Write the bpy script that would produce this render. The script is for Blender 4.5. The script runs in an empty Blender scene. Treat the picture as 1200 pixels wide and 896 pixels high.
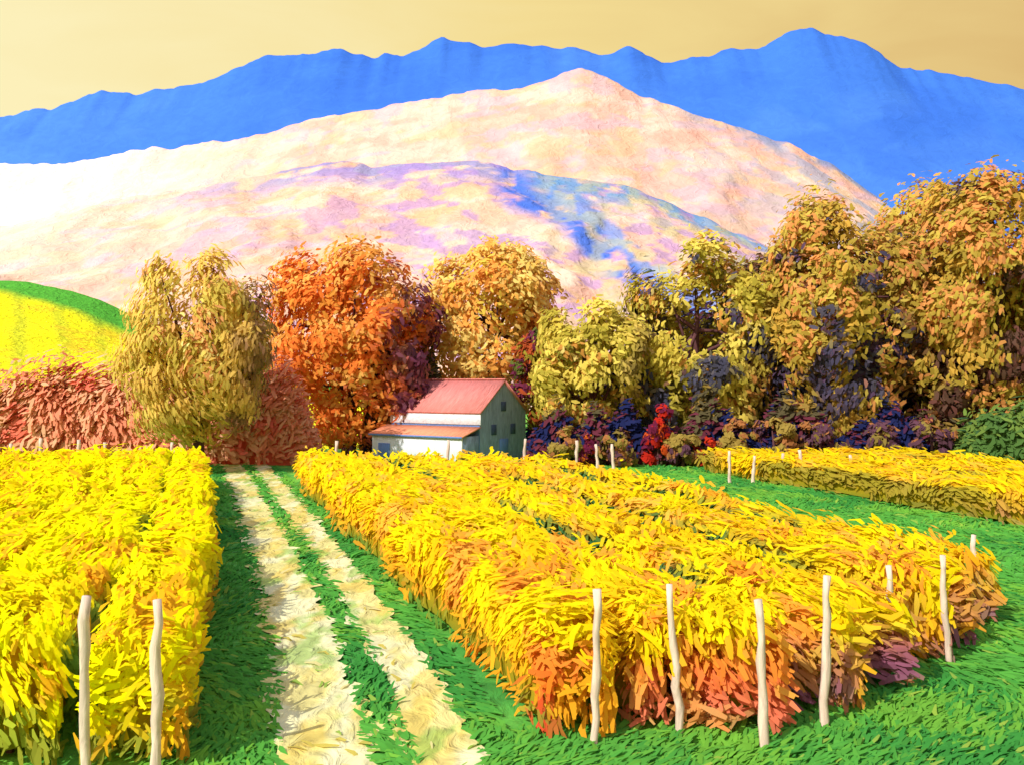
import bpy, math, random
import numpy as np
from mathutils import Vector
rng=np.random.default_rng(7); random.seed(7)
F=1167.0; H=4.5; K=375.0/1167.0
def lin(c):
    c=np.asarray(c,float)/255.0
    return np.where(c<=0.04045,c/12.92,((c+0.055)/1.055)**2.4)
# ---------- noise ----------
def _h(ix,iy,iz,s):
    n=np.sin(ix*127.1+iy*311.7+iz*74.7+s*53.3)*43758.5453
    return n-np.floor(n)
def vnoise(x,y,z=0.0,s=0):
    x=np.asarray(x,float);y=np.asarray(y,float)+0*x;z=np.asarray(z,float)+0*x
    ix=np.floor(x);iy=np.floor(y);iz=np.floor(z)
    fx=x-ix;fy=y-iy;fz=z-iz
    fx=fx*fx*(3-2*fx);fy=fy*fy*(3-2*fy);fz=fz*fz*(3-2*fz)
    def L(a,b,t): return a+(b-a)*t
    r=[]
    for k in (0,1):
        a=L(_h(ix,iy,iz+k,s),_h(ix+1,iy,iz+k,s),fx)
        b=L(_h(ix,iy+1,iz+k,s),_h(ix+1,iy+1,iz+k,s),fx)
        r.append(L(a,b,fy))
    return L(r[0],r[1],fz)
def fbm(x,y,z=0.0,s=0,o=4):
    t=0;a=1;w=0
    for i in range(o):
        t=t+a*vnoise(np.asarray(x)*2**i,np.asarray(y)*2**i,np.asarray(z)*2**i,s+i*3);w+=a;a*=0.5
    return t/w
def flow(P,sc,s):
    q=P*sc
    return np.stack([vnoise(q[:,0],q[:,1],q[:,2],s)-.5,vnoise(q[:,0],q[:,1],q[:,2],s+1)-.5,vnoise(q[:,0],q[:,1],q[:,2],s+2)-.5],1)*2
def sst(a,b,x):
    t=np.clip((x-a)/(b-a),0,1);return t*t*(3-2*t)
def mixc(c,d,f):
    return c*(1-f[:,None])+np.asarray(d)[None,:]*f[:,None]
# ---------- materials ----------
def mat_col(name,scale=(1,1,1),nscale=2.0,bump=0.3,bdist=0.05,var=0.25,rough=0.75,base=None,spec=0.12,detail=4):
    m=bpy.data.materials.new(name);m.use_nodes=True
    nt=m.node_tree;N=nt.nodes;Lk=nt.links;N.clear()
    out=N.new('ShaderNodeOutputMaterial');b=N.new('ShaderNodeBsdfPrincipled')
    b.inputs['Roughness'].default_value=rough;b.inputs['Specular IOR Level'].default_value=spec
    if base is None:
        a=N.new('ShaderNodeAttribute');a.attribute_name='Col';csrc=a.outputs['Color']
    else:
        a=N.new('ShaderNodeRGB');a.outputs[0].default_value=(*base,1);csrc=a.outputs[0]
    tc=N.new('ShaderNodeTexCoord');mp=N.new('ShaderNodeMapping');mp.inputs['Scale'].default_value=scale
    Lk.new(tc.outputs['Object'],mp.inputs['Vector'])
    n=N.new('ShaderNodeTexNoise');n.inputs['Scale'].default_value=nscale;n.inputs['Detail'].default_value=detail
    n.inputs['Distortion'].default_value=1.2
    Lk.new(mp.outputs[0],n.inputs['Vector'])
    mr=N.new('ShaderNodeMapRange');mr.inputs['From Min'].default_value=0.3;mr.inputs['From Max'].default_value=0.7
    mr.inputs['To Min'].default_value=1-var;mr.inputs['To Max'].default_value=1+var
    Lk.new(n.outputs['Fac'],mr.inputs['Value'])
    vm=N.new('ShaderNodeVectorMath');vm.operation='SCALE'
    Lk.new(csrc,vm.inputs[0]);Lk.new(mr.outputs[0],vm.inputs['Scale'])
    Lk.new(vm.outputs[0],b.inputs['Base Color'])
    if bump>0:
        bp=N.new('ShaderNodeBump');bp.inputs['Strength'].default_value=bump;bp.inputs['Distance'].default_value=bdist
        Lk.new(n.outputs['Fac'],bp.inputs['Height']);Lk.new(bp.outputs[0],b.inputs['Normal'])
    Lk.new(b.outputs[0],out.inputs[0])
    return m
def leaf_mat():
    m=bpy.data.materials.new('foliage');m.use_nodes=True
    nt=m.node_tree;N=nt.nodes;Lk=nt.links;N.clear()
    out=N.new('ShaderNodeOutputMaterial');a=N.new('ShaderNodeAttribute');a.attribute_name='Col'
    d=N.new('ShaderNodeBsdfDiffuse');t=N.new('ShaderNodeBsdfTranslucent');mx=N.new('ShaderNodeMixShader');mx.inputs[0].default_value=.30
    Lk.new(a.outputs['Color'],d.inputs[0]);Lk.new(a.outputs['Color'],t.inputs[0])
    Lk.new(d.outputs[0],mx.inputs[1]);Lk.new(t.outputs[0],mx.inputs[2]);Lk.new(mx.outputs[0],out.inputs[0]);return m
M_leaf=leaf_mat()
M_wood=mat_col('bark',scale=(1,1,0.3),nscale=6,bump=0.6,bdist=0.03,base=lin((95,60,62)))
# ---------- mesh helpers ----------
def new_obj(name,V,Fc,col=None,mats=None,midx=None,smooth=False,parent=None):
    me=bpy.data.meshes.new(name)
    V=np.asarray(V,np.float32)
    if isinstance(Fc,np.ndarray): Fc=[Fc]
    loops=np.concatenate([f.ravel() for f in Fc]).astype(np.int32)
    tot=np.concatenate([np.full(len(f),f.shape[1],np.int32) for f in Fc])
    st=np.concatenate([[0],np.cumsum(tot)[:-1]]).astype(np.int32)
    me.vertices.add(len(V));me.vertices.foreach_set('co',V.ravel())
    me.loops.add(len(loops));me.loops.foreach_set('vertex_index',loops)
    me.polygons.add(len(tot));me.polygons.foreach_set('loop_start',st);me.polygons.foreach_set('loop_total',tot)
    if midx is not None: me.polygons.foreach_set('material_index',np.asarray(midx,np.int32))
    me.update(calc_edges=True)
    if col is not None:
        at=me.color_attributes.new('Col','FLOAT_COLOR','POINT')
        c=np.ones((len(V),4),np.float32);c[:,:3]=np.clip(col,0,.88)
        at.data.foreach_set('color',c.ravel())
    if smooth: me.polygons.foreach_set('use_smooth',np.ones(len(tot),bool))
    o=bpy.data.objects.new(name,me);bpy.context.scene.collection.objects.link(o)
    for m in (mats or []): me.materials.append(m)
    if parent: o.parent=parent
    return o
def norm(v): return v/np.maximum(np.linalg.norm(v,axis=1,keepdims=True),1e-9)
def strokes(C,Nn,D,Ln,W,curl=0.1):
    Nn=norm(Nn);D=norm(D-(D*Nn).sum(1,keepdims=True)*Nn);S=np.cross(Nn,D)
    n=len(C);Ln=np.broadcast_to(Ln,(n,))[:,None];W=np.broadcast_to(W,(n,))[:,None]
    P=np.empty((n,6,3))
    bend_=rng.normal(0,.10,(n,1));w0=rng.uniform(.35,.8,(n,1));w2=rng.uniform(.2,.65,(n,1))
    for k,(t,w) in enumerate(((-.5,w0),(0,1.),(.5,w2))):
        c=C+D*Ln*t-Nn*(Ln*curl*(0 if t==0 else 1))+S*Ln*bend_*(0 if t==0 else 1)
        P[:,2*k]=c-S*W*w*.5;P[:,2*k+1]=c+S*W*w*.5
    i=np.arange(n)[:,None]*6
    Fq=np.concatenate([i+np.array([[0,1,3,2]]),i+np.array([[2,3,5,4]])])
    return P.reshape(-1,3),Fq
class Acc:
    def __init__(s): s.V=[];s.F=[];s.C=[];s.M=[];s.n=0
    def add(s,V,Fq,C,m=0):
        s.V.append(V);s.F.append(Fq+s.n);s.C.append(np.broadcast_to(C,(len(V),3)));s.M.append(np.full(len(Fq),m));s.n+=len(V)
    def obj(s,name,mats,smooth=False,parent=None):
        return new_obj(name,np.concatenate(s.V),s.F,np.concatenate(s.C),mats,np.concatenate(s.M),smooth,parent)
def tube(pts,rad,sides=7):
    pts=np.asarray(pts,float);n=len(pts);V=[]
    for i in range(n):
        t=pts[min(i+1,n-1)]-pts[max(i-1,0)];t=t/np.linalg.norm(t)
        a=np.cross(t,[0.3,1,0.1]);a/=np.linalg.norm(a);b=np.cross(t,a)
        for k in range(sides):
            an=2*math.pi*k/sides;V.append(pts[i]+rad[i]*(a*math.cos(an)+b*math.sin(an)))
    Fq=[]
    for i in range(n-1):
        for k in range(sides):
            k2=(k+1)%sides;Fq.append([i*sides+k,i*sides+k2,(i+1)*sides+k2,(i+1)*sides+k])
    V.append(pts[-1]);e=len(V)-1
    for k in range(sides): Fq.append([(n-1)*sides+k,(n-1)*sides+(k+1)%sides,e,e])
    Fq=np.array(Fq);q=Fq[:-sides];tri=Fq[-sides:,:3]
    return np.array(V),q,tri
def add_tube(A,pts,rad,col,m=1,sides=7):
    V,q,tri=tube(pts,rad,sides)
    n0=A.n;A.add(V,q,col,m);A.F.append(tri+n0);A.M.append(np.full(len(tri),m))
# ---------- ground ----------
def bend(Y): return -0.6*np.exp(-(np.maximum(Y,9)-12)/6.0)
def cX(c,Y,b=1.0): return c-K*Y+b*bend(Y)
def grid(xs,ys):
    X,Y=np.meshgrid(xs,ys);n,m=X.shape
    i=np.arange(n-1)[:,None]*m+np.arange(m-1)[None,:];i=i.ravel()
    return X.ravel(),Y.ravel(),np.stack([i,i+1,i+m+1,i+m],1)
xs=np.concatenate([[-4000,-1500,-500,-200,-100],np.linspace(-60,60,400),[100,200,500,1500,4000]])
ys=np.concatenate([[-200,-50,-10,0],np.linspace(6,75,330),[100,200,500,1500,5000]])
X,Y,Fg=grid(xs,ys)
G1,G2,G3,G4=lin((92,168,66)),lin((60,142,62)),lin((136,192,62)),lin((190,200,84))
def grass_col(X,Y):
    a=fbm(X*0.5,Y*0.25,s=2);b=fbm(X*1.1+Y*.5,Y*0.6,s=9);n=len(X)
    c=np.tile(G1,(n,1));c=mixc(c,G2,sst(.45,.62,a)*.8);c=mixc(c,G3,sst(.52,.66,b)*.6)
    return c
Cg=grass_col(X,Y)
M_ground=mat_col('grass_ground',scale=(1,0.6,1),nscale=2.2,bump=0.8,bdist=0.12,var=0.25)
Z=np.where((Y>8)&(Y<70)&(abs(X)<55),(fbm(X*.6,Y*.6,s=4)-.5)*0.04,0)-0.03
new_obj('ground',np.stack([X,Y,Z],1),Fg,Cg,[M_ground],smooth=True)
M_track=mat_col('dirt',scale=(1.0,0.45,1),nscale=3.2,bump=1.0,bdist=0.12,var=0.2)
A=Acc()
for c0,hw,s in ((2.2,.64,1),(3.66,.48,5)):
    yy=np.linspace(7,56,420);k=13
    u=np.linspace(-1,1,k)
    ed=[hw*(1+.8*(fbm(yy*.9,yy*0+3,s=s+j)-.5)+.5*(vnoise(yy*4,yy*0,s=s+j+7)-.5)) for j in (0,1)]
    VX=[];VY=[];VZ=[]
    for uu in u:
        w=ed[0] if uu<0 else ed[1]
        VX.append(cX(c0,yy)+uu*w);VY.append(yy);VZ.append(0.03+0*yy-0.02*(1-abs(uu))+ (fbm(yy*2,yy*0+uu*3,s=6)-.5)*.03)
    VX=np.array(VX).T.ravel();VY=np.array(VY).T.ravel();VZ=np.array(VZ).T.ravel()
    n=len(yy);i=(np.arange(n-1)[:,None]*k+np.arange(k-1)[None,:]).ravel()
    Fq=np.stack([i,i+1,i+k+1,i+k],1)
    c=np.tile(lin((216,204,130)),(len(VX),1))
    a=fbm(VX*1.6,VY*.6,s=12);b=fbm(VX*2.4,VY*.5,s=15)
    c=mixc(c,lin((224,218,166)),sst(.5,.6,a));c=mixc(c,lin((212,184,84)),sst(.53,.63,b)*.7)
    c=mixc(c,lin((140,176,76)),sst(.57,.66,fbm(VX*2,VY*.8,s=31))*.7)
    A.add(np.stack([VX,VY,VZ],1),Fq,c)
A.obj('dirt_track',[M_track],smooth=True)
# ---------- grass tufts ----------
n=78000
Yg=9+45*rng.random(n)**1.6
Xg=(rng.random(n)*1.25-.62)*Yg*1.0
c=Xg+K*Yg-bend(Yg)
ok=((c>.3)&(c<4.6))|(c>8)|((Yg<13)&(c>0))
for c0,hw in ((2.2,.52),(3.66,.36)): ok&=~((abs(c-c0)<hw)&(rng.random(n)<.985))
Xg,Yg,c=Xg[ok],Yg[ok],c[ok];n=len(Xg)
ontrack=((abs(c-2.2)<.5)|(abs(c-3.66)<.34))
sz=rng.uniform(.05,.15,n)*(1+Yg/40)
Pg=np.stack([Xg,Yg,np.where(ontrack,.05,sz*.25)],1)
fl=flow(Pg,.5,61)
Dg=np.stack([-.3+fl[:,0]*1.6+rng.normal(0,.3,n),.7+rng.normal(0,.3,n),rng.uniform(.1,.7,n)*~ontrack],1)
Ng=np.stack([rng.normal(0,.15,n)-.12,rng.normal(0,.15,n)-.2,np.full(n,1.)],1)
V,Fq=strokes(Pg,Ng,Dg,sz*2.0,sz*.36)
gc=grass_col(Xg+rng.normal(0,.2,n),Yg+rng.normal(0,.3,n))*(rng.uniform(.9,1.14,n))[:,None]
gc=mixc(gc,G4,(rng.random(n)<.03)*.5)
tc_=np.array([lin((222,210,146)),lin((200,184,90)),lin((150,180,80))])[rng.integers(0,3,n)]
gc=np.where(ontrack[:,None],tc_,gc)
new_obj('grass',V,Fq,np.repeat(gc,6,0),[M_leaf])
# ---------- vine rows ----------
YEL,LEM,AMB,ORG=lin((255,222,20)),lin((255,238,10)),lin((250,192,28)),lin((242,144,50))
RED,PUR,GRN,PALE,PINK=lin((232,78,52)),lin((150,88,120)),lin((84,150,60)),lin((255,236,130)),lin((244,156,120))
DKG=lin((64,112,62))
def vine_row(c0,y0,y1,left=False,b=0.0,hw=.6,ht=1.5,dens=1.0,far=False,gap=0.0):
    A=Acc();Lg=y1-y0
    def cl(Y): return cX(c0,Y,b)+.10*np.sin(Y*.7+c0*3)
    def prof(Y,a):
        hh=ht*(.86+.28*fbm(Y*.9,Y*0+c0*5,s=21)*1.0)
        w=hw*(.76+.48*fbm(Y*1.1,a*2+c0*7,s=23))
        th=math.pi*(1-a)
        ca=np.cos(th);sa=np.maximum(np.sin(th),0)
        ox=np.sign(ca)*np.abs(ca)**.6*w*(0.85+.15*sa)
        oz=.1+(hh-.1)*sa**.5
        return ox,oz,ca,sa
    m=max(int(Lg/.35),8);yy=np.linspace(y0+.25,y1-.1,m);k=11
    a=np.linspace(0,1,k);AA,YY=np.meshgrid(a,yy)
    ox,oz,ca,sa=prof(YY.ravel(),AA.ravel())
    Yc=YY.ravel();P=np.stack([cl(Yc)+ox*.78,Yc,oz*.86],1)
    P[:k,0]=cl(yy[0]);P[-k:,0]=cl(yy[-1])
    i=(np.arange(m-1)[:,None]*k+np.arange(k-1)[None,:]).ravel()
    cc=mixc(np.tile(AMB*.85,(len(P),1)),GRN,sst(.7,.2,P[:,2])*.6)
    A.add(P,np.stack([i,i+1,i+k+1,i+k],1),cc)
    n=int(Lg*480*dens)
    Ys=y0+Lg*rng.random(n)
    keep=rng.random(n)<np.clip((15/Ys)**1.15,.14,1);Ys=Ys[keep];n=len(Ys)
    a=np.clip(rng.random(n)*1.1-.05,0,1)
    a=.5+(a-.5)*np.where(rng.random(n)<.5,1,.85)
    ox,oz,ca,sa=prof(Ys,a)
    r=rng.uniform(.84,1.08,n)
    r=np.where(rng.random(n)<.07,r+rng.uniform(.05,.22,n),r)
    P=np.stack([cl(Ys)+ox*r,Ys,oz*r+rng.normal(0,.03,n)],1)
    ne=int(340*dens);ae=rng.random(ne);oe,ze,_,_=prof(np.full(ne,y0),ae);re=rng.random(ne)**.5
    Pe=np.stack([cl(y0)+oe*re,y0+rng.uniform(-.2,.4,ne),.08+(ze-.08)*rng.random(ne)**.7],1)
    N1=np.stack([ca*.7,np.full(n,-.32),sa*.9+.4],1)+rng.normal(0,.2,(n,3))
    N2=np.tile([-.15,-1,.5],(ne,1))+rng.normal(0,.25,(ne,3))
    P=np.concatenate([P,Pe]);Nn=np.concatenate([N1,N2]);n+=ne;Ys=P[:,1]
    aa=np.concatenate([a,np.full(ne,.5)])
    fl=flow(P,np.array([1.1,.6,1.1]),70)
    D=np.stack([-K*.8+fl[:,0]*1.0,.8+fl[:,1]*1.2,.3+fl[:,2]*1.8],1)+rng.normal(0,.25,(n,3))
    s=(.5+Ys/30)*rng.uniform(.4,1.6,n)
    s=np.clip(s,.36,2.5)
    V,Fq=strokes(P,Nn,D,.26*s,.064*s,.06)
    q=fbm(P[:,0]*1.6,P[:,1]*.8,P[:,2]*1.5,s=41);q2=fbm(P[:,0]*2.2,P[:,1]*1.1,P[:,2]*2,s=47);z=P[:,2]/ht
    if left:
        c=np.tile(LEM,(n,1));c=mixc(c,YEL,sst(.42,.6,q)*.9)
        c=mixc(c,AMB,sst(.58,.68,q2)*.6+.5*sst(.5,.15,z)*(c0>-1));c=mixc(c,ORG,sst(.4,.1,z)*.6)
        c=mixc(c,ORG,sst(.60,.66,q2)*.4)
        c=mixc(c,GRN,sst(.57,.62,q)*sst(.8,.3,z)*.7)
        if gap>0: c=mixc(c,GRN,gap*sst(.95,.7,z+.3*(q2-.5))*sst(.5,.62,aa)*sst(.36,.46,fbm(Ys*.35,Ys*0+c0,s=90)))
    else:
        near=sst(26,13,Ys)
        c=np.tile(YEL,(n,1));c=mixc(c,PALE,sst(.56,.68,q2)*.4)
        c=mixc(c,AMB,sst(.45,.62,q)*.75);c=mixc(c,ORG,sst(.53,.64,q2)*(.45+.35*near))
        low=sst(.72,.3,z+.25*(q-.5))
        c=mixc(c,ORG,low*.65);c=mixc(c,GRN,sst(.45,.1,z)*sst(.46,.56,q2+.06)*.9)
        dy=sst(4.5,0.,Ys-y0)
        if gap>0:
            gf=sst(1.02,.84,z+.3*(q2-.5))*sst(.60,.42,aa)*sst(.36,.44,fbm(Ys*.35,Ys*0+c0,s=90))
            c=mixc(c,DKG,gf*gap*(1-.8*dy))
        redz=sst(.85,.2,z)*dy*sst(.47,.56,q2)
        c=mixc(c,RED if c0<8 else PUR,redz*(.9))
        if c0>8: c=mixc(c,PUR,dy*sst(.9,.2,z)*.6*sst(.38,.5,q))  # shade at the row-end base painted in as purple leaves
        if 5.8<c0<8: c=mixc(c,PINK,dy*sst(.7,.2,z)*.5)
        if far: c=mixc(c,AMB,np.full(n,.25))
    c=c*rng.uniform(.86,1.1,n)[:,None]
    A.add(V,Fq,np.repeat(c,6,0))
    for ys in np.arange(y0+.5,min(y0+9,y1),1.3):
        x=float(cl(np.array(ys)));add_tube(A,[(x,ys,-.05),(x+.04,ys+.02,.4),(x-.03,ys,.95)],[.05,.04,.03],lin((80,50,60)),1,5)
    return A.obj('vine_row',[M_leaf,M_wood])
right=[(5.0,12.7,0,1.5),(6.15,13.0,0,1.42),(7.25,12.9,0,1.38),(8.85,13.7,1,1.40),(10.05,14.7,.5,1.34),(11.7,16.1,1,1.40),(12.9,17.1,.4,1.30),(14.6,18.7,1,1.34)]
for c0,y0,g,ht in right: vine_row(c0,y0,43.5-.12*(c0-5),hw=.57,gap=g,ht=ht)
for j,c0 in enumerate((-.15,-1.6,-2.8,-4.15,-5.35,-6.6,-7.85,-9.1)):
    y0=11.7 if c0>-4.5 else max(11.7,(-c0)/.193*.6)
    vine_row(c0,y0,44,left=True,b=1.0,hw=.70,dens=.98 if c0>-6 else .6,gap=.9 if j==1 else .3)
for c0 in (26.5,28.4,30.8,33,35.5): vine_row(c0,29.5,51,far=True,hw=.8,ht=1.1,dens=1.0,gap=.8)
# ---------- posts ----------
M_post=mat_col('weathered_post',scale=(1,1,.25),nscale=9,bump=.7,bdist=.02,var=.24,base=lin((224,198,180)))
def post(x,y,h,r,lean=(0,0)):
    A=Acc();n=9;t=np.linspace(0,1,n)
    pts=[(x+lean[0]*tt+random.uniform(-.025,.025),y+lean[1]*tt,-.2+tt*(h+.2)) for tt in t]
    add_tube(A,pts,[r*(1.1-.25*tt)*random.uniform(.78,1.18) for tt in t],lin((224,198,178)),0,8)
    o=A.obj('vine_post',[M_post],smooth=True);return o
for px,py,top,ln in ((697,872,690,.05),(798,858,684,-.14),(897,874,702,-.08),(966,850,674,.03),(1050,787,662,-.1),(1112,778,650,-.12),(1150,727,626,-.16)):
    y=H*F/(py-448);x=(px-600)/F*y;h=H-(top-448)/F*y
    post(x,y,h,.056 if px!=1150 else .065,(ln,0))
for px,top in ((102,698),(184,702)):
    y=11.45;x=(px-600)/F*y;post(x,y,H-(top-448)/F*y,.062,(random.uniform(-.04,.04),0))
for px in (10,48,92,122,202,392,523,612,676,702,720,855,882,918,940,1000):
    y=44.6 if px>850 else 44.2;post((px-600)/F*y,y,(1.2 if px>850 else 1.75)+random.uniform(0,.3),.08,(random.uniform(-.15,.15),0))
# ---------- mountains ----------
def mountain(name,D,pts,fl,bl,colf,rough,nx,ny,mat,p=1.25,seed=0,jag=1.0):
    px=np.array([q[0] for q in pts],float);py=np.array([q[1] for q in pts],float)
    xs=np.linspace((px[0]-600)/F*D,(px[-1]-600)/F*D,nx)
    hs=np.interp(xs,(px-600)/F*D,H+(448-py)/F*D)
    ker=np.hanning(5);ker/=ker.sum();hs=np.convolve(np.pad(hs,2,'edge'),ker,'valid')
    s=D/350.
    hs=hs+jag*s*(fbm(xs/(7*s),xs*0,s=seed+2)-.5)*3.0
    v=np.concatenate([np.linspace(0,1,ny),1+np.linspace(0,1,ny//4)[1:]])
    ydep=np.where(v<=1,D-fl*(1-v),D+bl*(v-1))
    Xm,Ym=np.meshgrid(xs,ydep);Vm=np.repeat(v[:,None],nx,1)
    hsm=np.convolve(np.pad(hs,20,'edge'),np.ones(41)/41,'valid')
    wv=sst(.75,1,Vm)   # crest detail fades out down the slope
    base=hs[None,:]*wv+hsm[None,:]*(1-wv)
    pr=np.where(Vm<=1,Vm**p,np.clip(2-Vm,0,1)**.8)
    Hm=base*pr
    wx=Xm/(38*s)+2*fbm(Xm/(90*s),Ym/(90*s),s=seed)
    g=1-np.abs(2*fbm(wx,Ym/(110*s),s=seed+5)-1)
    g2=fbm(Xm/(9*s),Ym/(14*s),s=seed+8)
    env=np.sin(np.pi*np.clip(Vm,0,1))**.7
    Hm=Hm+rough*s*((g-.8)*26*env+(g2-.5)*6*env)+rough*s*(g2-.5)*1.2
    n,m=Hm.shape;i=(np.arange(n-1)[:,None]*m+np.arange(m-1)[None,:]).ravel()
    X,Y,Z=Xm.ravel(),Ym.ravel(),Hm.ravel()-1.5*(Vm.ravel()<.02)
    c=colf(X,Y,Z,Vm.ravel(),g.ravel())
    return new_obj(name,np.stack([X,Y,Z],1),np.stack([i,i+1,i+m+1,i+m],1),c,[mat],smooth=True)
def patches(c,X,Y,Z,col,sx,sz,seed,a,b,amt):
    f=sst(a,b,fbm((X+.5*Z)/sx+1.2*vnoise(X/sx*2,Z/sz*1.5,s=seed+1),(Z-.25*X)/sz+Y/(sx*3),s=seed))
    return mixc(c,lin(col),f*amt)
def colA(X,Y,Z,v,g):
    n=len(X);c=np.tile(lin((228,184,154)),(n,1))
    c=patches(c,X,Y,Z,(232,198,174),14,12,51,.45,.55,.9)
    c=patches(c,X,Y,Z,(224,166,150),12,8,54,.50,.6,.5)
    c=patches(c,X,Y,Z,(206,168,190),12,6,57,.58,.65,.55)
    c=patches(c,X,Y,Z,(216,174,118),10,7,64,.54,.62,.5)
    nn=fbm(X/10,Z/4,Y/20,s=71)
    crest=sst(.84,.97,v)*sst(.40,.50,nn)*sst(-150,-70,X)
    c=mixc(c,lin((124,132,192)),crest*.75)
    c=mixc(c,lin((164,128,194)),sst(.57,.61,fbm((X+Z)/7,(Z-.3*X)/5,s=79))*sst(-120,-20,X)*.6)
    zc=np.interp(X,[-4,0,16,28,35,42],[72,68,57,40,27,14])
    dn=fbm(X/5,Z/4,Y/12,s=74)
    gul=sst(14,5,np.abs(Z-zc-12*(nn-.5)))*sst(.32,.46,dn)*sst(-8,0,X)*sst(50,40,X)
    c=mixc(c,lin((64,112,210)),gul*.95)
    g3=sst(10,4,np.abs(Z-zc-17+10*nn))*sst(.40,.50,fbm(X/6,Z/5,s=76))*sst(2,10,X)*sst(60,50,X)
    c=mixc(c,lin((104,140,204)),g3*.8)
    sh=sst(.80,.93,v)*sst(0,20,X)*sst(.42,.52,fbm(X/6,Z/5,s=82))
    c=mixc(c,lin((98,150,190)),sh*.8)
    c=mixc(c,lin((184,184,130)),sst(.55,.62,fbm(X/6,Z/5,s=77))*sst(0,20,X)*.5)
    c=mixc(c,lin((240,214,196)),sst(-80,-180,X)*.6)  # brightly lit left end painted in as a paler colour
    return c
def colB(X,Y,Z,v,g):
    n=len(X);c=np.tile(lin((226,182,160)),(n,1))
    c=patches(c,X,Y,Z,(232,196,176),30,24,81,.45,.55,.8)
    c=patches(c,X,Y,Z,(222,162,142),24,16,84,.52,.62,.6)
    c=patches(c,X,Y,Z,(200,170,188),20,12,87,.58,.64,.5)
    c=patches(c,X,Y,Z,(216,184,134),18,13,91,.56,.63,.5)
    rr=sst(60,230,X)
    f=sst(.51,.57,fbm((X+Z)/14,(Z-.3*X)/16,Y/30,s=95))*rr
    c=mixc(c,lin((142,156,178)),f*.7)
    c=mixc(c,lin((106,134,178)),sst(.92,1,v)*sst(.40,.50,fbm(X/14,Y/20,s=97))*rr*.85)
    c=mixc(c,lin((242,226,212)),sst(-120,-330,X)*.85)  # glare on the left slope put into the rock colour
    return c
def colC(X,Y,Z,v,g):
    n=len(X);c=np.tile(lin((62,114,208)),(n,1))
    c=patches(c,X,Y,Z,(78,130,218),160,120,101,.42,.62,.4)
    c=patches(c,X,Y,Z,(52,100,200),120,90,104,.5,.65,.4)
    c=mixc(c,lin((84,136,220)),sst(-200,-800,X)*.35)  # left end lightened in the colour, as if lit more strongly
    return c
MA=mat_col('hill_scrub',nscale=.32,bump=.8,bdist=1.1,var=.08,scale=(1,.6,1.3),rough=.9,spec=.03)
MB=mat_col('pale_mountain_rock',nscale=.15,bump=.65,bdist=2.2,var=.07,scale=(1,.6,1.3),rough=.9,spec=.03)
MC=mat_col('blue_mountain_haze',nscale=.05,bump=.3,bdist=5,var=.06,scale=(1,.6,1.6),rough=.95,spec=.03)
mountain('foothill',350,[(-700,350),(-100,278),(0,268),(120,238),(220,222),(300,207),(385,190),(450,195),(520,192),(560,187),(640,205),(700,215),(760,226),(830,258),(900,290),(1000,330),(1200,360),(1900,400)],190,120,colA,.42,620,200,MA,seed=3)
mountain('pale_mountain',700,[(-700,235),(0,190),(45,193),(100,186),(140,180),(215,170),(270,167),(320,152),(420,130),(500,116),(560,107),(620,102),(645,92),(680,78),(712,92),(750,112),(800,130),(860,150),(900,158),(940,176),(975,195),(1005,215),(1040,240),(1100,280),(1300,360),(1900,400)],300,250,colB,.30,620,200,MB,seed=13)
mountain('blue_mountain_range',1500,[(-800,200),(-200,150),(0,136),(60,128),(118,104),(130,109),(150,107),(165,111),(210,100),(262,90),(300,70),(312,66),(352,66),(400,60),(440,70),(450,62),(470,67),(505,52),(520,43),(560,55),(600,49),(655,57),(670,53),(700,66),(735,54),(775,75),(830,64),(850,56),(885,56),(920,42),(950,31),(975,42),(1000,44),(1035,64),(1055,76),(1100,84),(1150,92),(1200,106),(1400,150),(2000,260)],600,500,colC,.07,760,150,MC,seed=23,jag=1.1)
def colY(X,Y,Z,v,g):
    n=len(X);c=np.tile(lin((246,232,16)),(n,1))
    st=.5+.5*np.sin((X*.9+Y*.45)*1.5+2*fbm(X/6,Y/6,s=3))
    c=mixc(c,lin((176,190,40)),sst(.6,.95,st)*.6)
    c=mixc(c,lin((235,190,40)),sst(.55,.65,fbm(X/5,Y/5,s=5))*.5)
    c=mixc(c,lin((84,168,50)),sst(.86,.93,v+.05*(fbm(X/5,Y/5,s=8)-.5)+.0022*(X+60)))
    return c
MY=mat_col('hill_vineyard',nscale=1.2,bump=.9,bdist=.5,var=.18,rough=.9)
mountain('vineyard_hill',125,[(-800,330),(-300,322),(-60,325),(30,330),(80,341),(120,352),(160,372),(230,400),(320,430),(420,460),(520,480)],58,50,colY,.12,300,120,MY,p=.95,seed=33,jag=.3)
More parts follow.
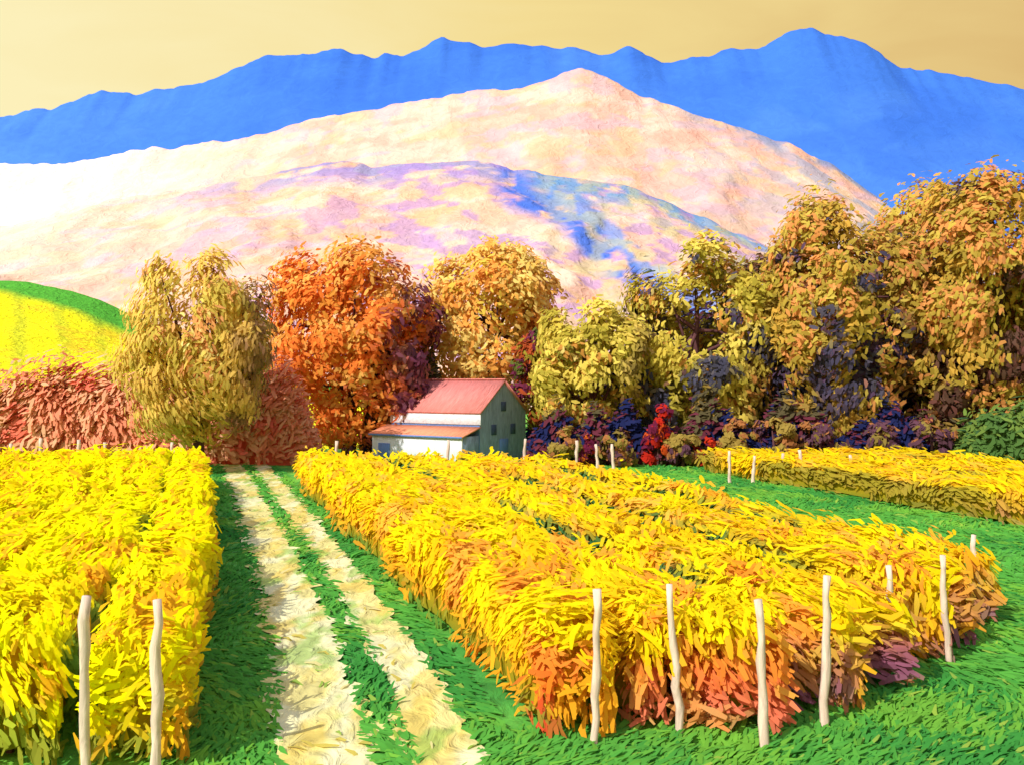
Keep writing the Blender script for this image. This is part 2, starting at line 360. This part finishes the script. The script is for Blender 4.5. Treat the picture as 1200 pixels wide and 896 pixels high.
# ---------- trees ----------
def crown(A,cx,cy,cz,rx,rz,colf,n,leaf=.36,nl=None,ry=None,sd=0,hang=0.3,flat=.3,asp=.4,pn=2.6):
    ry=ry or rx*.85
    nl=nl or 46
    L=rng.normal(size=(nl,3));L/=(np.abs(L)**pn).sum(1,keepdims=True)**(1/pn)
    rr=rng.uniform(.2,.84,nl)**.55
    wob=.84+.36*fbm(L[:,0]*1.6+sd,L[:,1]*1.6,L[:,2]*1.6,s=sd)
    C=L*rr[:,None]*wob[:,None]*np.array([rx,ry,rz])
    R=rng.uniform(.13,.36,nl)*(rx+rz)/2*.95
    w=R**2;k=rng.choice(nl,n,p=w/w.sum())
    d=norm(rng.normal(size=(n,3))+np.array([-.1,-.3,.2])+.6*norm(C[k]/np.array([rx,ry,rz])))
    bump=.62+.7*fbm(d[:,0]*2.2+k,d[:,1]*2.2,d[:,2]*2.2,s=sd+3)
    rad=R[k]*bump*np.where(rng.random(n)<.82,rng.uniform(.75,1.08,n),rng.uniform(1.05,1.5,n))
    P=C[k]+d*rad[:,None]*np.array([1,1,.9])
    e=((np.abs(P/np.array([rx,ry,rz]))**pn).sum(1))**(1/pn)
    lim=.97+.26*(fbm(P[:,0]*.8,P[:,1]*.8,P[:,2]*.8,s=sd+6)-.5)*2
    P=np.where((e>lim)[:,None],P*(lim/e)[:,None]*rng.uniform(.88,1.08,(n,1)),P)
    W=P+np.array([cx,cy,cz])
    Nn=d*.55+norm(P/np.array([rx,ry,rz]))*.6+np.array([-.2,-.3,.15])+rng.normal(0,flat,(n,3))
    D=flow(W,.55,sd+200)*1.3+rng.normal(0,.55,(n,3))+np.array([0,0,-hang*2])
    s=leaf*rng.uniform(.5,1.4,n)
    V,Fq=strokes(W,Nn,D,s*.98,s*asp,.05)
    kc=rng.random(nl)
    c=colf(P/np.array([rx,ry,rz]),W,kc[k],e)
    c=c*rng.uniform(.86,1.14,n)[:,None]
    A.add(V,Fq,np.repeat(c,6,0));return C+np.array([cx,cy,cz])
TB=1.55
def palcol(pal,w,edge=None,shade_amt=1.0,gap_shade=None,seed=0,tb=None,ee=(.35,.85)):
    tb=TB if tb is None else tb
    P=np.array([lin(p) for p in pal])*tb;cw=np.cumsum(np.array(w)/sum(w))
    def f(u,W,k,e):
        q=fbm(W[:,0]*.55,W[:,1]*.55,W[:,2]*.55,s=seed);q=np.clip((q-.25)/.5,0,.999)
        q=np.clip(q*.6+k*.4+rng.normal(0,.06,len(k)),0,.999)
        c=P[np.minimum(np.searchsorted(cw,q),len(P)-1)]
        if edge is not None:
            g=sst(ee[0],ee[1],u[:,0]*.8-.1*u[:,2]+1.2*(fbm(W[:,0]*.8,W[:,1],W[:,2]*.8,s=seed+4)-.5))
            c=mixc(c,lin(edge),g*shade_amt)  # shaded right side of the crown painted into the leaf colour
        if gap_shade is not None:
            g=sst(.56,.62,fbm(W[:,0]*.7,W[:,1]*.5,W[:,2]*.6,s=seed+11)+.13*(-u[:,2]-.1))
            c=mixc(c,lin(gap_shade),g*.85)  # shadowy gaps in the crown painted as dark leaf patches
        return c
    return f
def tree(name,px,Y,top,bot,rpx,colf,n,leaf=.36,sd=0,nl=None,hang=.3,asp=.4,flat=.3,pn=2.6):
    x=(px-600)/F*Y;zt=H+(448-top)/F*Y;zb=max(H+(448-bot)/F*Y,.3);rx=rpx/F*Y
    A=Acc();cz=(zt+zb)/2;rz=(zt-zb)/2
    C=crown(A,x,Y,cz,rx,rz,colf,n,leaf,nl,sd=sd,hang=hang,asp=asp,flat=flat,pn=pn)
    r0=.26*rx/4.2+.06
    tp=[(x+.1*math.sin(i*1.3),Y+.08*i,-.2+(cz+rz*.35)*i/6) for i in range(7)]
    add_tube(A,tp,[r0*(1.35,1,.85,.72,.55,.4,.22)[i] for i in range(7)],lin((92,58,66)),1,9)
    for i,c in enumerate(C[::3]):
        b=np.array(tp[2+i%4]);mid=(b+c)/2+np.array([0,0,.3]);add_tube(A,[b,mid,c],[r0*.42,r0*.25,r0*.08],lin((92,58,66)),1,5)
    return A.obj(name,[M_leaf,M_wood])
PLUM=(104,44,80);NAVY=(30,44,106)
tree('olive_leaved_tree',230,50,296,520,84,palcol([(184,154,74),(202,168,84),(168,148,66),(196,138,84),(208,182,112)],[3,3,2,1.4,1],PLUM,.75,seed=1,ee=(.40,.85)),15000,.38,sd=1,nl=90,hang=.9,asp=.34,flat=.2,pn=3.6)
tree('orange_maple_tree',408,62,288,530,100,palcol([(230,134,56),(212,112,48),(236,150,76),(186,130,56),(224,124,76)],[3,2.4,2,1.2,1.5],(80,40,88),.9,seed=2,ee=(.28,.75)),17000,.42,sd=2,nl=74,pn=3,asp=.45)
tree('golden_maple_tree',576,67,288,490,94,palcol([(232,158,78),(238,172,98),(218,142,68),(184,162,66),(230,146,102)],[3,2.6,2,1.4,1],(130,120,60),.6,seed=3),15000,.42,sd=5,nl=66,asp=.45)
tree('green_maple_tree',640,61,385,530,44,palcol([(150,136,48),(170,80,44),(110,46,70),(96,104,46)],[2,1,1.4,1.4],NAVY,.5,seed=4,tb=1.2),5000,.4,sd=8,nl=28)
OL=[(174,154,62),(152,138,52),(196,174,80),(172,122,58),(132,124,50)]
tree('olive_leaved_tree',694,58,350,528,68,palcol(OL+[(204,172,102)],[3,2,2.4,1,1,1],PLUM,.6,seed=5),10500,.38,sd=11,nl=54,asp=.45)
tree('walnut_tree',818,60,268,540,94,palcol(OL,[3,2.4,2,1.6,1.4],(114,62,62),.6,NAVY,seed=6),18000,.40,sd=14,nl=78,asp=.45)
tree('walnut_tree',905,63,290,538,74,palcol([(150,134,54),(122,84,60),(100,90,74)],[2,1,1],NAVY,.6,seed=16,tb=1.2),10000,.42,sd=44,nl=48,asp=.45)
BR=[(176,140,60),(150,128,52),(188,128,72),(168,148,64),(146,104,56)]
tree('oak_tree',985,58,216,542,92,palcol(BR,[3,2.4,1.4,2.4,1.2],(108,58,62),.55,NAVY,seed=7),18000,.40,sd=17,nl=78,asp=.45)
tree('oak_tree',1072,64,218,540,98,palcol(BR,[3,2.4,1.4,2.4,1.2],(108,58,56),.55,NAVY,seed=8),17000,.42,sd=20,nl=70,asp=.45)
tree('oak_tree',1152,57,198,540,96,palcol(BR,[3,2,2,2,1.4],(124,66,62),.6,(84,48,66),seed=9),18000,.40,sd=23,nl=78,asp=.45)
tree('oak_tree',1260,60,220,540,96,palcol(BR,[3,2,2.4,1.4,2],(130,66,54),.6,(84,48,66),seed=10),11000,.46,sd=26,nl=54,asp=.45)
# ---------- hedges / shrubs ----------
def hedge(name,x0,x1,Y,htf,depth,colf,n,leaf=.34,sd=0,hang=.5,asp=.42,corecol=(120,50,50),wob=.42):
    A=Acc();Lg=x1-x0
    def prof(x,a):
        h=htf(x)*(1-wob/2+wob*fbm(x*.55,x*0+sd,s=sd));th=math.pi*(1-a)
        end=np.clip(np.minimum(x-x0,x1-x)/1.2,0.02,1)**.5
        w=depth*(.75+.5*fbm(x*.8,a*2.5,s=sd+1))*end
        return np.sign(np.cos(th))*np.abs(np.cos(th))**.6*w, h*end*np.maximum(np.sin(th),0)**.6,np.cos(th),np.sin(th)
    m=max(int(Lg/.5),6);k=11
    AA,XX=np.meshgrid(np.linspace(0,1,k),np.linspace(x0,x1,m))
    oy,oz,_,_=prof(XX.ravel(),AA.ravel());P=np.stack([XX.ravel(),Y+oy*.8,oz*.84-.05],1)
    i=(np.arange(m-1)[:,None]*k+np.arange(k-1)[None,:]).ravel()
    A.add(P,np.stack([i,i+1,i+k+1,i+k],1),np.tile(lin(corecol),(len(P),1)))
    x=x0+Lg*rng.random(n);a=1-np.clip(rng.random(n)**1.3,0,1)
    oy,oz,ca,sa=prof(x,1-a)
    oy,ca=np.where(rng.random(n)<.7,-np.abs(oy),oy),np.where(ca>0,-ca,ca)
    r=np.where(rng.random(n)<.82,rng.uniform(.82,1.05,n),rng.uniform(1,1.25,n))
    P=np.stack([x,Y+oy*r,oz*r+rng.normal(0,.06,n)],1)
    N_=np.stack([flow(P,.6,sd)[:,0]*.4-.3,ca-.1,sa*.8+.45],1)+rng.normal(0,.2,(n,3))
    D=flow(P,.4,sd+5)*1.2+rng.normal(0,.35,(n,3))+np.array([0,0,hang*2])
    s=leaf*rng.uniform(.6,1.5,n);V,Fq=strokes(P,N_,D,s*1.3,s*asp,.05)
    u=np.stack([(x-x0)/Lg*2-1,ca,oz/np.max(oz)*2-1],1)
    c=colf(u,P,vnoise(x*.9,P[:,2]*.9,s=sd+9),np.ones(n))*rng.uniform(.88,1.12,n)[:,None]
    A.add(V,Fq,np.repeat(c,6,0));return A.obj(name,[M_leaf,M_wood])
def hz(top,Y): return H+(448-top)/F*Y
def hx(px,Y): return (px-600)/F*Y
CORAL=palcol([(244,130,100),(246,150,116),(236,108,86),(248,160,110)],[3,2,1.6,1],seed=12,tb=1.5)
hedge('red_hedge',hx(-200,56),hx(374,56),56,lambda x:np.interp(x,[hx(q,56) for q in (0,60,165,200,250,300,345,374)],[hz(q,56) for q in (448,436,438,462,448,432,440,470)]),1.5,CORAL,14000,.40,sd=31,corecol=(236,112,92),wob=.16,hang=.3)
DK=palcol([(84,48,80),(40,46,92),(118,56,70),(100,90,62),(160,130,64)],[1.6,1.6,1,1.6,1.8],seed=13,tb=.95)  # plum and navy leaves paint in the shadow mass under the trees
hedge('plum_shade_shrubbery',hx(618,55.5),hx(1130,55.5),55.5,lambda x:hz(494,55.5)+.6*np.sin(x*1.3)+.4*np.sin(x*3.1),1.4,DK,10000,.36,sd=51,hang=.1,asp=.5,corecol=(44,38,60),wob=.9)
hedge('plum_shade_shrubbery',hx(425,64.5),hx(530,64.5),64.5,lambda x:hz(425,64.5)+0*x,1.3,DK,3500,.38,sd=61,hang=.1,asp=.5,corecol=(44,38,70))
def shrub(name,items,colf,n,leaf=.3,sd=0,hang=.2,asp=.5):
    A=Acc()
    for j,(px,Y,hp,rp) in enumerate(items):
        x=(px-600)/F*Y;zt=H+(448-hp)/F*Y;rx=rp/F*Y
        crown(A,x,Y,zt*.5,rx,zt*.52,colf,max(int(n/len(items)),200),leaf,18,sd=sd+j,hang=hang,ry=min(rx,1.6),asp=asp)
        add_tube(A,[(x,Y,-.1),(x+.1,Y,zt*.4),(x,Y,zt*.7)],[.12,.08,.03],lin((92,58,66)),1,6)
    return A.obj(name,[M_leaf,M_wood])
shrub('red_shrub',[(770,53.8,474,20)],palcol([(206,50,36),(120,40,70),(222,92,40),(90,44,80)],[2,1,1,1],seed=14,tb=.95),1300,.32,sd=71)
shrub('red_shrub',[(684,53.5,508,14),(826,53.8,512,16)],palcol([(206,60,36),(120,40,70),(232,120,40)],[2,1,1],seed=14,tb=.95),1300,.3,sd=73)
shrub('olive_shrub',[(655,53.5,496,26),(725,53,500,28),(800,53.4,508,22),(860,53.6,490,26),(905,53.5,486,28),(960,53.5,490,30),(1030,53.5,495,34),(1090,53.5,490,30)],palcol([(160,136,66),(170,112,66),(100,66,80),(140,120,60)],[2,1,1,1],seed=15,tb=1.1),8500,.34,sd=75)
shrub('yellow_shrub',[(530,70,436,12),(518,70,452,12)],palcol([(250,206,20),(240,180,20)],[1,1],seed=17),900,.3,sd=81)
hedge('green_hedge',hx(1118,53),hx(1330,53),53,lambda x:hz(486,53)+0*x,1.5,palcol([(84,116,58),(112,136,62),(64,98,62),(140,96,62)],[2,1,1,.8],seed=18,tb=1.1),5000,.38,sd=85,hang=.1,asp=.45,corecol=(40,60,44))
DT=palcol([(36,46,100),(72,50,84),(98,54,62),(66,80,60),(134,96,54)],[2,2,1.4,1.2,1.4],seed=19,tb=1.0)  # shadow between the trunks painted in as navy and plum leaves
hedge('background_shade_thicket',hx(620,69),hx(1500,69),69,lambda x:np.where(x<9,hz(430,69),hz(360,69)),2.2,DT,17000,.52,sd=91,hang=.1,asp=.5,corecol=(34,36,74))
# ---------- barn ----------
th=math.radians(35)
barn=bpy.data.objects.new('barn',None);bpy.context.scene.collection.objects.link(barn)
barn.location=(-1.82,56,0);barn.rotation_euler=(0,0,-th)
def boxm(name,x0,x1,y0,y1,z0,z1,mat):
    V=np.array([[x,y,z] for z in (z0,z1) for y in (y0,y1) for x in (x0,x1)])
    Fq=np.array([[0,2,3,1],[4,5,7,6],[0,1,5,4],[2,6,7,3],[0,4,6,2],[1,3,7,5]])
    o=new_obj(name,V,Fq,None,[mat],parent=barn)
    b=o.modifiers.new('b','BEVEL');b.width=.012;b.segments=1;return o
def slab(name,P,t,mat):
    P=np.array(P,float);nrm=np.cross(P[1]-P[0],P[3]-P[0]);nrm/=np.linalg.norm(nrm)
    V=np.concatenate([P,P-nrm*t]);Fq=np.array([[0,1,2,3],[7,6,5,4],[0,4,5,1],[1,5,6,2],[2,6,7,3],[3,7,4,0]])
    return new_obj(name,V,Fq,None,[mat],parent=barn)
def bmat(n,c,sc=(1,1,1),ns=5,bump=.5,var=.15): return mat_col(n,scale=sc,nscale=ns,bump=bump,bdist=.06,var=var,base=lin(c))
Mw=bmat('white_boards',(230,232,240),(6,6,.4),2,var=.08);Mg=bmat('shaded_white_boards',(140,156,182),(3,3,.6),2,var=.25)  # second material: white boards with the gable's shade in their colour
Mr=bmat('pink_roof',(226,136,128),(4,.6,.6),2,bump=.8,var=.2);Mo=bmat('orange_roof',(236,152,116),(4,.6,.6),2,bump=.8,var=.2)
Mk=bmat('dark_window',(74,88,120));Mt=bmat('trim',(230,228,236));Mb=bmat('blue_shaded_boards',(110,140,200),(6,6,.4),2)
L,Wd,ze,zr=6.6,4.6,2.85,4.6
V=np.array([[0,0,-.1],[0,Wd,-.1],[0,Wd,ze],[0,Wd/2,zr-.08],[0,0,ze],[-L,0,-.1],[-L,Wd,-.1],[-L,Wd,ze],[-L,Wd/2,zr-.08],[-L,0,ze]],float)
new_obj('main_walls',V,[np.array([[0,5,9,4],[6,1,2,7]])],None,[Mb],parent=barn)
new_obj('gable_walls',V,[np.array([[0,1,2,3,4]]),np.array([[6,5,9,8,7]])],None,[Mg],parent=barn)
e=.14;sl=(zr-ze)/(Wd/2)
slab('front_roof',[(-L-e,-e,ze-e*sl+.06),(e,-e,ze-e*sl+.06),(e,Wd/2,zr+.06),(-L-e,Wd/2,zr+.06)],.09,Mr)
slab('back_roof',[(e,Wd+e,ze-e*sl+.055),(-L-e,Wd+e,ze-e*sl+.055),(-L-e,Wd/2+.02,zr+.055),(e,Wd/2+.02,zr+.055)],.09,Mr)
boxm('ridge_cap',-L-e-.02,e+.02,Wd/2-.1,Wd/2+.1,zr+.05,zr+.12,Mr)
slab('lean_to_roof',[(-L-.3,-1.7,1.55),(.1,-1.7,1.55),(.1,-.055,2.02),(-L-.3,-.055,2.02)],.08,Mo)
boxm('lean_to_front_wall',-L-.1,-.03,-1.6,-1.5,-.1,1.52,Mw)
boxm('lean_to_side_wall',-.13,-.03,-1.49,-.02,-.1,1.52,Mg)
boxm('lean_to_side_wall_far',-L-.1,-L,-1.49,-.02,-.1,1.52,Mw)
boxm('eave_board',-L-.1,.1,-.05,-.003,2.12,ze-.08,Mt)
boxm('eave_shade_line',-L-.28,.08,-1.76,-1.71,1.43,1.53,Mb)  # blue strip painting the shade line under the lean-to eave
boxm('lean_to_door',-6.2,-5.3,-1.63,-1.603,-.05,1.0,Mb)
boxm('gable_window_0',.003,.03,1.1,1.6,1.5,2.1,Mk);boxm('gable_window_1',.003,.03,3.0,3.5,1.5,2.1,Mk)
boxm('loft_window',.003,.03,2.05,2.55,2.85,3.4,Mk)
boxm('gable_door',.003,.04,1.9,2.75,-.05,1.25,Mb)
# ---------- camera ----------
cam=bpy.data.cameras.new('camera');co=bpy.data.objects.new('camera',cam);bpy.context.scene.collection.objects.link(co)
co.location=(0,0,H);co.rotation_euler=(math.radians(90),0,0);cam.lens=35.0;cam.sensor_width=36;cam.clip_end=12000;cam.clip_start=.1
bpy.context.scene.camera=co
# ---------- light ----------
sv=Vector((-.62,-.62,.78)).normalized()
sun=bpy.data.lights.new('sun','SUN');sun.energy=4.1;sun.angle=math.radians(.5);sun.color=(1,.965,.89)
so=bpy.data.objects.new('sun',sun);so.rotation_euler=sv.to_track_quat('Z','Y').to_euler();bpy.context.scene.collection.objects.link(so)
w=bpy.data.worlds.new('World');bpy.context.scene.world=w;w.use_nodes=True
nt=w.node_tree;N=nt.nodes;Lk=nt.links;N.clear()
out=N.new('ShaderNodeOutputWorld');sky=N.new('ShaderNodeTexSky');sky.sky_type='NISHITA';sky.sun_disc=False
sky.sun_elevation=math.asin(sv.z);sky.sun_rotation=math.atan2(sv.x,sv.y)
bg=N.new('ShaderNodeBackground');bg.inputs['Strength'].default_value=.15;Lk.new(sky.outputs[0],bg.inputs['Color'])
fill_bg=N.new('ShaderNodeBackground');fill_bg.inputs['Strength'].default_value=.5;fill_bg.inputs['Color'].default_value=(.68,.69,.9,1)  # added lavender fill in the upper sky to lighten the shadows
ad=N.new('ShaderNodeAddShader');Lk.new(bg.outputs[0],ad.inputs[0]);Lk.new(fill_bg.outputs[0],ad.inputs[1])
tc=N.new('ShaderNodeTexCoord');sp=N.new('ShaderNodeSeparateXYZ');Lk.new(tc.outputs['Generated'],sp.inputs[0])
mp=N.new('ShaderNodeMapping');mp.inputs['Scale'].default_value=(2,2,7);Lk.new(tc.outputs['Generated'],mp.inputs[0])
ns=N.new('ShaderNodeTexNoise');ns.inputs['Scale'].default_value=2.2;ns.inputs['Detail'].default_value=5;ns.inputs['Distortion'].default_value=.6;Lk.new(mp.outputs[0],ns.inputs['Vector'])
m1=N.new('ShaderNodeMath');m1.operation='MULTIPLY_ADD';m1.inputs[1].default_value=.45;Lk.new(ns.outputs['Fac'],m1.inputs[0]);Lk.new(sp.outputs['X'],m1.inputs[2])
cr=N.new('ShaderNodeValToRGB')
m1b=N.new('ShaderNodeMapRange');m1b.inputs['From Min'].default_value=-.2;m1b.inputs['From Max'].default_value=.75
Lk.new(m1.outputs[0],m1b.inputs['Value']);Lk.new(m1b.outputs[0],cr.inputs[0])
el=cr.color_ramp.elements;el[0].position=0;el[0].color=(*lin((253,240,186)),1);el[1].position=1;el[1].color=(*lin((220,184,118)),1)
k=el.new(.5);k.color=(*lin((244,220,148)),1)
bg2=N.new('ShaderNodeBackground');bg2.inputs['Strength'].default_value=1.0;Lk.new(cr.outputs[0],bg2.inputs['Color'])
mr=N.new('ShaderNodeMapRange');mr.interpolation_type='SMOOTHSTEP';mr.inputs['From Min'].default_value=.40;mr.inputs['From Max'].default_value=.65;Lk.new(sp.outputs['Z'],mr.inputs['Value'])
mx=N.new('ShaderNodeMixShader');Lk.new(mr.outputs[0],mx.inputs[0]);Lk.new(bg2.outputs[0],mx.inputs[1]);Lk.new(ad.outputs[0],mx.inputs[2]);Lk.new(mx.outputs[0],out.inputs[0])
sc=bpy.context.scene;sc.view_settings.view_transform='Standard';sc.view_settings.look='None';sc.view_settings.exposure=0
